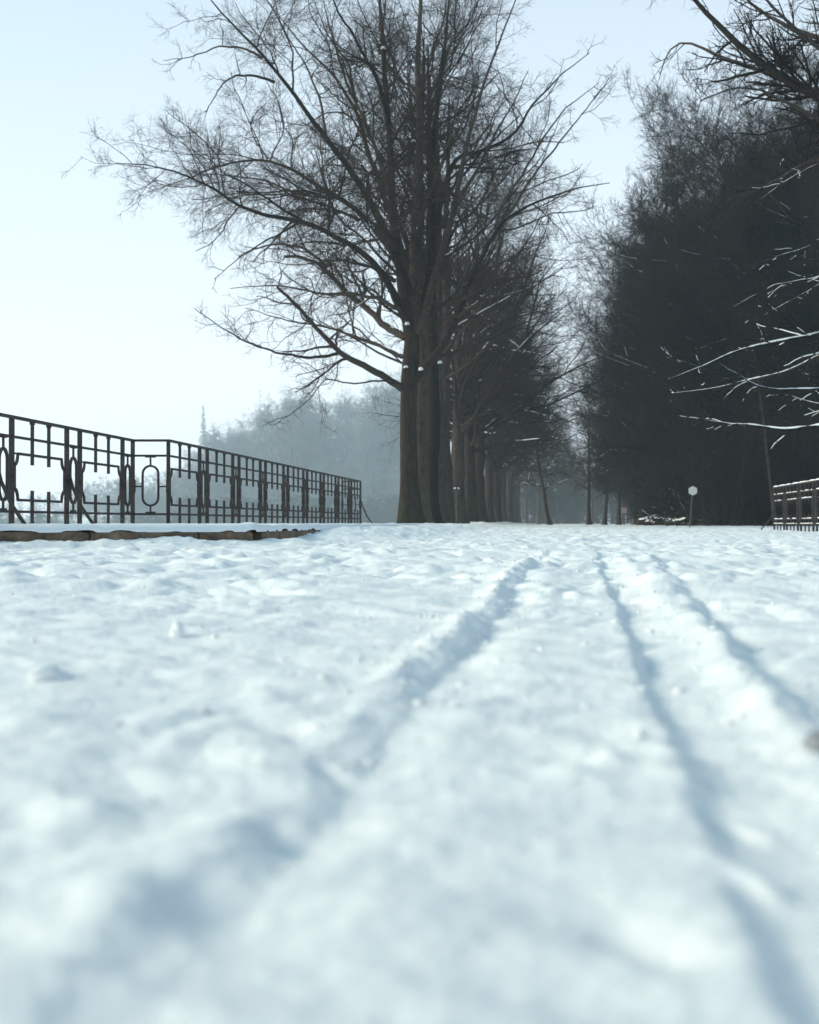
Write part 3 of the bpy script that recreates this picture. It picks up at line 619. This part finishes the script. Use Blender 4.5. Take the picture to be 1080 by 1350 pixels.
# far wood in the fog behind the left railing
fw = [make_tree('bare_tree', 51 + k, 17 + 2 * k, .24, 1.6, 4.6, 26, AL, HAZE_BARK, HAZE_BARK, asc=(78, 30), snow=0, lab='x') for k in range(2)]
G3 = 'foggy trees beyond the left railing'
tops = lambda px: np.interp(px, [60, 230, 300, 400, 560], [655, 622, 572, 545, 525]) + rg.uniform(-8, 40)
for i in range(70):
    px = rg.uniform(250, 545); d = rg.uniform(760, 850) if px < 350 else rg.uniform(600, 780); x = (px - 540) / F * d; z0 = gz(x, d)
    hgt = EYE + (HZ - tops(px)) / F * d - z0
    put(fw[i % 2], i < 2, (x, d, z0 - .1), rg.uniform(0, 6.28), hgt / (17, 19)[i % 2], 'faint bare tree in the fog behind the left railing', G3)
def far_mass():                              # the rest of the wood, nobody could count it
    m = MB(); protos = []
    for k in range(4):
        r = np.random.default_rng(300 + k); q, rr = grow(r, np.zeros((1, 3)), np.array([[0, 0, 1.]]), np.array([1.0]), np.array([.013]), 10, .04, .02, .2)
        c = MB(); c.add(*tubes(q, rr, 4)); twigs(r, c, (q, rr, np.array([1.0])), [dict(n=30, ang=62, lr=.34, rr=.5, rmin=.004, rmax=.007, seg=5, jit=.15, trop=.05, k=3, t0=.12, lmin=.08),
            dict(n=8, ang=45, lr=.45, rr=.6, rmin=.0022, rmax=.004, seg=3, jit=.16, trop=.02, k=3, lmin=.05), dict(n=5, ang=42, lr=.55, rr=.7, rmin=.0014, rmax=.002, seg=2, jit=.16, trop=.01, k=3, lmin=.03)])
        protos.append((np.concatenate(c.v), np.concatenate(c.q)))
    for i in range(330):
        far = i < 70; px = rg.uniform(250, 560) if far else rg.uniform(-180, 330); d = rg.uniform(620, 840) if far else rg.uniform(690, 850)
        x = (px - 540) / F * d; z0 = gz(x, d); h = (EYE + (HZ - tops(px)) / F * d - z0) * (1 if far else rg.uniform(.85, 1.1)); a = rg.uniform(0, 6.28)
        V, Q = protos[i % 4]; Rm = np.array([[math.cos(a), -math.sin(a), 0], [math.sin(a), math.cos(a), 0], [0, 0, 1]])
        m.add(V @ Rm.T * h * np.array([1.1, 1.1, 1]) + (x, d, z0 - .2), Q)
    for i in range(100):
        px = rg.uniform(150, 560); d = rg.uniform(530, 660); x = (px - 540) / F * d; h = (EYE + (HZ - rg.uniform(-25, 10) - np.interp(px, [150, 260, 400, 560], [655, 645, 634, 625])) / F * d - gz(x, d)); a = rg.uniform(0, 6.28)
        V, Q = protos[i % 4]; Rm = np.array([[math.cos(a), -math.sin(a), 0], [math.sin(a), math.cos(a), 0], [0, 0, 1]])
        m.add(V @ Rm.T * h * np.array([1.5, 1.5, 1]) + (x, d, gz(x, d) - .2), Q)
    m1 = m; m = MB()
    for i in range(300):
        px = rg.uniform(-200, 560); d = rg.uniform(455, 520); x = (px - 540) / F * d; h = (EYE + (HZ - (rg.uniform(652, 672) if px > 240 else rg.uniform(674, 684))) / F * d - gz(x, d)); a = rg.uniform(0, 6.28)
        V, Q = protos[i % 4]; Rm = np.array([[math.cos(a), -math.sin(a), 0], [math.sin(a), math.cos(a), 0], [0, 0, 1]])
        m.add(V @ Rm.T * h * np.array([1.9, 1.9, 1]) + (x, d, gz(x, d) - .2), Q)
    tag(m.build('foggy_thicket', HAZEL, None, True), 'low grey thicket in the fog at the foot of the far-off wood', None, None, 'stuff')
    tag(m1.build('foggy_wood', HAZE_BARK, None, True), 'far-off bare wood dissolving in the fog behind the left railing', None, None, 'stuff')
far_mass()
def conifer():
    d = 830; x = (268 - 540) / F * d; z0 = gz(x, d); root = empty('conifer', (x, d, z0), 'faint narrow conifer standing above the foggy wood behind the railing', 'tree')
    Hc = EYE + (HZ - 533) / F * d - z0; r = np.random.default_rng(3)
    m = MB(); m.tube([(0, 0, -.2), (0, 0, Hc * .5), (0, 0, Hc)], [.3, .18, .03], 8); m.build('trunk', WOOD, root, True)
    m = MB(); n = 420; t = r.random(n) ** .8; z = 1.2 + t * (Hc - 1.4); az = r.uniform(0, 6.28, n); ln = (1 - t) * 6.5 + .6
    d0 = np.stack([np.cos(az), np.sin(az), np.full(n, -.15)], 1); q, rr = grow(r, np.stack([0 * z, 0 * z, z], 1), norm(d0), ln * r.uniform(.7, 1.2, n), np.full(n, .08), 4, .08, -.02, .3)
    m.add(*tubes(q, rr, 3)); twigs(r, m, (q, rr, ln), [dict(n=9, ang=50, lr=.4, rr=.9, rmin=.035, rmax=.05, seg=2, jit=.1, trop=-.05, k=3, lmin=.25)])
    m.build('crown', HAZE_BARK, root, True)
conifer()

# ------------------------------------------------------------------ the dark wood on the right
WD = [dict(n=10, per=1, ang=40, asd=13, lr=.45, rr=.6, rmin=.014, rmax=.035, seg=6, jit=.14, trop=.05, k=3, t0=.1, lmin=.7),
      dict(n=8, per=1, ang=40, asd=14, lr=.5, rr=.6, rmin=.0105, rmax=.02, seg=5, jit=.16, trop=.04, k=3, t0=.08, lmin=.45),
      dict(n=7, per=1, ang=38, asd=15, lr=.55, rr=.7, rmin=.008, rmax=.012, seg=3, jit=.15, trop=.03, k=3, t0=.08, lmin=.3)]
G4 = 'trees of the dark wood on the right'
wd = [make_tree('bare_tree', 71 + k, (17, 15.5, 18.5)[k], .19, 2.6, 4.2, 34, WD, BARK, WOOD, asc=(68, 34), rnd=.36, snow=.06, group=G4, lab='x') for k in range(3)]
k = 0
LW = 'dark bare tree in the dense wood on the right'
for row, (lat, d0, step, n) in enumerate(((8.7, 72, 6.0, 14), (12.0, 70, 5.6, 14), (15.5, 67, 5.6, 13), (19.5, 66, 5.6, 13), (23.5, 64, 5.8, 12), (27.5, 62, 6, 11), (32, 62, 6, 10), (37, 64, 7, 9), (43, 66, 8, 8))):
    for i in range(n):
        d = d0 + i * step + rg.uniform(-1.6, 1.6); x = lat + DIRX * d + rg.uniform(-1, 1); sc = rg.uniform(.82, 1.13)
        put(wd[k % 3], k < 3, (x, d, gz(x, d) - .05), rg.uniform(0, 6.28), sc, LW); k += 1
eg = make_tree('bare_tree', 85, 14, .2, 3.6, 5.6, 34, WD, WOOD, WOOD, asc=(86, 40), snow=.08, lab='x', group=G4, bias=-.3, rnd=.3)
for i, (lat, d, sc) in enumerate(((9.0, 78, .95), (9.0, 86, 1.05), (8.8, 95, 1.0), (8.8, 104, 1.05), (8.6, 114, .95), (8.8, 126, .9), (9.5, 72, .9), (13, 69, .85), (18, 66, .8))):
    x = lat + DIRX * d; put(eg, i == 0, (x, d, gz(x, d)), rg.uniform(-.5, .5), sc, 'broad low-branched bare tree along the path edge of the dark wood')
# undergrowth
def make_bush(seed, hh):
    r = np.random.default_rng(seed); root = empty('bush', (0, 0, 0), 'leafless thicket of upright shoots at the foot of the dark wood', 'bush', 'undergrowth of the dark wood')
    n = 34; p = np.stack([r.normal(0, .7, n), r.normal(0, .7, n), np.full(n, -.1)], 1); d = norm(np.stack([p[:, 0] * .35, p[:, 1] * .35, np.ones(n)], 1) + r.normal(0, .12, (n, 3)))
    ln = hh * r.uniform(.5, 1.1, n); q, rr = grow(r, p, d, ln, r.uniform(.012, .028, n), 9, .07, .02, .3)
    m = MB(); m.add(*tubes(q, rr, 4)); m.build('stem', WOOD, root, True); m = MB()
    twigs(r, m, (q, rr, ln), [dict(n=14, per=1, ang=45, lr=.3, rr=.6, rmin=.008, rmax=.014, seg=4, jit=.15, trop=.05, k=3, lmin=.4, t0=.1),
                              dict(n=7, per=1, ang=42, lr=.5, rr=.7, rmin=.006, rmax=.009, seg=3, jit=.16, trop=.03, k=3, lmin=.25, t0=.1)])
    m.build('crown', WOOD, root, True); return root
bs = [make_bush(91, 5.5), make_bush(92, 4.2)]
for i in range(90):
    lat = rg.uniform(6.6, 30); d = rg.uniform(58, 70) if i < 30 else rg.uniform(70, 120)
    if i >= 30: lat = rg.uniform(7.2, 9.5)
    if i >= 44: lat = rg.uniform(9, 44); d = rg.uniform(66, 125)
    x = lat + DIRX * d; o = put(bs[i % 2], i < 2, (x, d, gz(x, d)), rg.uniform(0, 6.28), rg.uniform(.8, 1.3), bs[0]['label'])
# pale sapling before the wood
sp = make_tree('sapling', 99, 8, .05, 3.6, 1.8, 14, AL[:2], BARK, TWIG, asc=(50, 25), snow=0, lean=-.05, lab='slim pale leaning sapling behind the end of the right railing', cat='tree')
x = (1024 - 540) / F * 54; sp.location = (x, 54, gz(x, 54)); sp.rotation_euler = (0, -.07, 0)

# ------------------------------------------------------------------ big tree leaning in from the right
ND = 31.0
rng = np.random.default_rng(31)
nb = P(1262, 690, ND); nb[2] = gz(nb[0], nb[1]) - .1
nt_ = empty('bare_tree', tuple(nb), 'big bare tree reaching in from the right with snow-laden lower branches', 'tree')
def NP(px, py, dd=0): return P(px, py, ND + dd) - nb
tr, L = resample([(0, 0, 0, .62), (0, 0, .8, .45), (.0, 0, 4, .40), (-.1, 0, 8, .36), (-.2, .1, 12, .27), (-.3, .2, 17, .12)], 40)
trunk_mesh('trunk', tr[:, :3], tr[:, 3], 16, BARK, nt_, rng)
nl = [  # upper limbs against the sky
 ([(1256, 235, 0), (1180, 185, -.5), (1110, 145, -.9), (1060, 118, -1.1), (1010, 92, -1.3), (970, 60, -1.5), (935, 25, -1.7), (905, -10, -1.9), (880, -50, -2)], .18, .03, 0),
 ([(1256, 250, 0), (1170, 180, .6), (1080, 124, 1), (1020, 96, 1.3), (965, 82, 1.6), (930, 64, 1.8), (905, 48, 2), (885, 62, 2.1), (875, 100, 2.2)], .13, .012, 0),
 ([(1256, 150, 0), (1180, 95, .2), (1100, 60, .4), (1040, 40, .6), (1000, 18, .8), (960, -20, 1)], .13, .02, 0),
 ([(1256, 260, 0), (1170, 205, -1.2), (1090, 160, -2), (1030, 125, -2.6), (980, 110, -3), (935, 130, -3.2)], .09, .012, 0),
 ([(1256, 120, 0), (1180, 50, 1.4), (1110, 0, 2.2), (1050, -40, 3)], .12, .02, 0),
 ([(1256, 200, 0), (1160, 120, -1.6), (1080, 60, -2.6), (1020, 10, -3.2), (980, -40, -3.8)], .10, .015, 0),
 ([(1256, 300, 0), (1170, 240, .8), (1080, 205, 1.4), (1040, 225, 1.8), (1000, 250, 2.1), (960, 262, 2.3)], .07, .012, 0),
 # snow-laden lower limbs
 ([(1258, 420, 0), (1170, 410, -.6), (1080, 440, -1.1), (1042, 450, -1.3), (1005, 456, -1.4), (960, 466, -1.6), (930, 484, -1.7), (885, 500, -1.8)], .075, .010, 1),
 ([(1258, 455, 0), (1160, 440, .5), (1080, 470, 1), (1050, 488, 1.2), (1020, 498, 1.3), (992, 498, 1.4), (955, 510, 1.5), (925, 515, 1.6), (885, 517, 1.6)], .075, .008, 1),
 ([(1258, 500, 0), (1160, 505, -.8), (1080, 509, -1.3), (1040, 509, -1.5), (1000, 505, -1.7), (972, 488, -1.8), (950, 476, -1.9)], .06, .009, 1),
 ([(1258, 560, 0), (1160, 548, .2), (1080, 560, .4), (1040, 566, .5), (1012, 562, .6), (990, 556, .7), (960, 558, .7), (940, 552, .8), (915, 549, .8)], .08, .010, 1),
 ([(1258, 330, 0), (1160, 330, -.4), (1080, 361, -.7), (1040, 367, -.8), (1012, 374, -.9), (990, 392, -1), (965, 405, -1.1)], .05, .007, .7),
 ([(1258, 360, 0), (1160, 345, .9), (1080, 372, 1.4), (1040, 395, 1.6), (1005, 412, 1.8)], .045, .007, .5),
 ([(1258, 310, 0), (1160, 290, -1.4), (1080, 318, -1.8), (1050, 330, -2), (1010, 345, -2.1)], .045, .007, .5),
 ([(1258, 230, 0), (1160, 190, -.4), (1080, 212, -.7), (1040, 232, -.9), (1000, 262, -1)], .05, .007, .5),
 ([(1258, 540, 0), (1150, 535, 1.8), (1075, 535, 2.4), (1040, 522, 2.7), (1010, 528, 2.9)], .04, .007, .5),
]
cr = MB(); sn = MB(); up = []; lo = []
for pl, r0, r1, s_ in nl:
    q, L = resample([(*NP(*a), 0) for a in pl], 26); q = q[:, :3]; q[1:] += np.cumsum(rng.normal(0, .012, (25, 3)), 0)
    rad = r1 + (r0 - r1) * (1 - np.linspace(0, 1, 26)) ** 1.1
    m = MB(); m.tube(q, rad, 8); m.build('limb', LIMB if not s_ else WOOD, nt_, True); (lo if s_ else up).append((q, rad, L))
    if s_:
        qq, L = resample(np.c_[q, rad], 90); rr = qq[:, 3]; e = rng.normal(0, 1, 90); e = np.convolve(e, np.ones(5) / 5, 'same')
        gap = np.clip(1.0 + .9 * e + (s_ - .8), .12, 1.5) * np.clip(np.linspace(0, 1, 90) * -3 + 3.3, .3, 1)
        qs = qq[:, :3] + np.c_[np.zeros(90), np.zeros(90), rr * .62 + .004]
        sn.tube(qs, np.maximum(.62 * rr, .007) * gap, 7)
def st(l): return np.stack([a[0] for a in l]), np.stack([a[1] for a in l]), np.array([a[2] for a in l])
U = twigs(rng, cr, st(up), [
    dict(n=13, per=1, ang=46, asd=14, lr=.27, rr=.55, rmin=.010, rmax=.04, seg=9, jit=.12, trop=.02, k=4, t0=.22, lmin=.6),
    dict(n=6, per=1, ang=45, asd=15, lr=.48, rr=.55, rmin=.008, rmax=.02, seg=6, jit=.17, trop=.02, k=3, t0=.1, lmin=.3),
    dict(n=6, per=1, ang=42, asd=15, lr=.52, rr=.65, rmin=.004, rmax=.009, seg=4, jit=.13, trop=.01, k=3, t0=.1, lmin=.2)])
Lo = twigs(rng, cr, st(lo), [
    dict(n=9, per=1, ang=42, asd=12, lr=.20, rr=.5, rmin=.008, rmax=.022, seg=7, jit=.15, trop=-.01, k=4, t0=.35, lmin=.4),
    dict(n=5, per=1, ang=42, asd=14, lr=.5, rr=.6, rmin=.005, rmax=.011, seg=5, jit=.16, trop=0, k=3, t0=.1, lmin=.2)])
snow_strips(rng, sn, Lo[1][0], Lo[1][1], .3, rmin=.006, lift=.8, fat=1.0); snow_strips(rng, sn, Lo[2][0], Lo[2][1], .05, rmin=.004, lift=.8, fat=1.0)
cr.build('crown', TWIG, nt_, True); tag(sn.build('snow', SNOW, nt_, True), kind='stuff')

# ------------------------------------------------------------------ brush heap, logs and stump by the wood's edge
def log(a, b, r, seed, lab):
    rg_ = np.random.default_rng(seed); a = np.array(a, float); b = np.array(b, float); root = empty('fallen_log', tuple(a), lab, 'log', 'fallen wood at the edge of the dark wood')
    n = 14; q = (b - a)[None] * np.linspace(0, 1, n)[:, None] + np.cumsum(rg_.normal(0, .012, (n, 3)), 0); rad = r * np.linspace(1, .7, n)
    m = MB(); m.tube(q, rad, 9); k = 9
    m.build('trunk', WOOD, root, True)
    m = MB(); m.tube(q + np.array([0, 0, r * .75]), rad * .85 * np.r_[.2, np.clip(rg_.normal(.95, .2, n - 2), .5, 1.3), .2], 8); tag(m.build('snow', SNOW, root, True), kind='stuff')
for i, (px0, px1, d, z0, z1, r, lab) in enumerate(((842, 868, 78, .2, .45, .14, 'snow-covered log at the left end of the brush heap'), (862, 885, 70, .35, .15, .12, 'snow-covered log sloping down to the dark stump'),
        (886, 906, 62, .12, .34, .10, 'snow-covered log lying just left of the hexagonal sign'), (850, 893, 74, .1, .2, .16, 'long low snowy log along the foot of the brush heap'))):
    a = P(px0, 690, d); b = P(px1, 690, d - 1.5); log((a[0], a[1], gz(a[0], a[1]) + z0), (b[0], b[1], gz(b[0], b[1]) + z1), r, i + 3, lab)
p = P(880, 696, 56); g0 = gz(p[0], p[1]); st_ = empty('tree_stump', (p[0], p[1], g0), 'dark splayed stump with a broken branch at the snow edge left of the hexagonal sign', 'stump')
m = MB(); m.tube([(0, 0, -.1), (0, 0, .06), (0, 0, .2), (0, 0, .21)], [.09, .075, .15, .01], 10); m.build('trunk', WOOD, st_, True)
m = MB(); m.tube([(.05, 0, .15), (.2, 0, .32), (.4, .1, .48)], [.03, .02, .008], 6); m.tube([(-.05, 0, .15), (-.16, 0, .26), (-.25, .1, .3)], [.025, .018, .008], 6); m.build('branch', WOOD, st_, True)
hb = [make_tree('brush_heap', 120, 1.5, .03, .1, 1.4, 30, AL[:2], WOOD, WOOD, asc=(80, 40), snow=.16, lab='tangle of brushwood flecked with snow at the near edge of the wood', cat='brush')]
p = P(893, 690, 66); hb[0].location = (p[0], p[1], gz(p[0], p[1])); hb[0].rotation_euler = (0, .15, 0)

# ------------------------------------------------------------------ haze
def haze():
    V = [(x, y, z) for z in (-4.2, 52) for x, y in ((-910, -910), (910, -910), (910, 910), (-910, 910))]
    me = npmesh('haze', V, [(3, 2, 1, 0), (4, 5, 6, 7), (0, 1, 5, 4), (1, 2, 6, 5), (2, 3, 7, 6), (3, 0, 4, 7)], False)
    m = bpy.data.materials.new('haze'); m.use_nodes = True; t = m.node_tree; t.nodes.remove(t.nodes['Principled BSDF'])
    v = t.nodes.new('ShaderNodeVolumePrincipled'); v.inputs['Color'].default_value = (.76, .89, .97, 1); v.inputs['Density'].default_value = .0006; v.inputs['Anisotropy'].default_value = .2
    t.links.new(v.outputs[0], t.nodes['Material Output'].inputs['Volume'])
    tag(link('haze', me, m), 'pale cold haze filling the air over the snow', None, None, 'stuff')
haze()
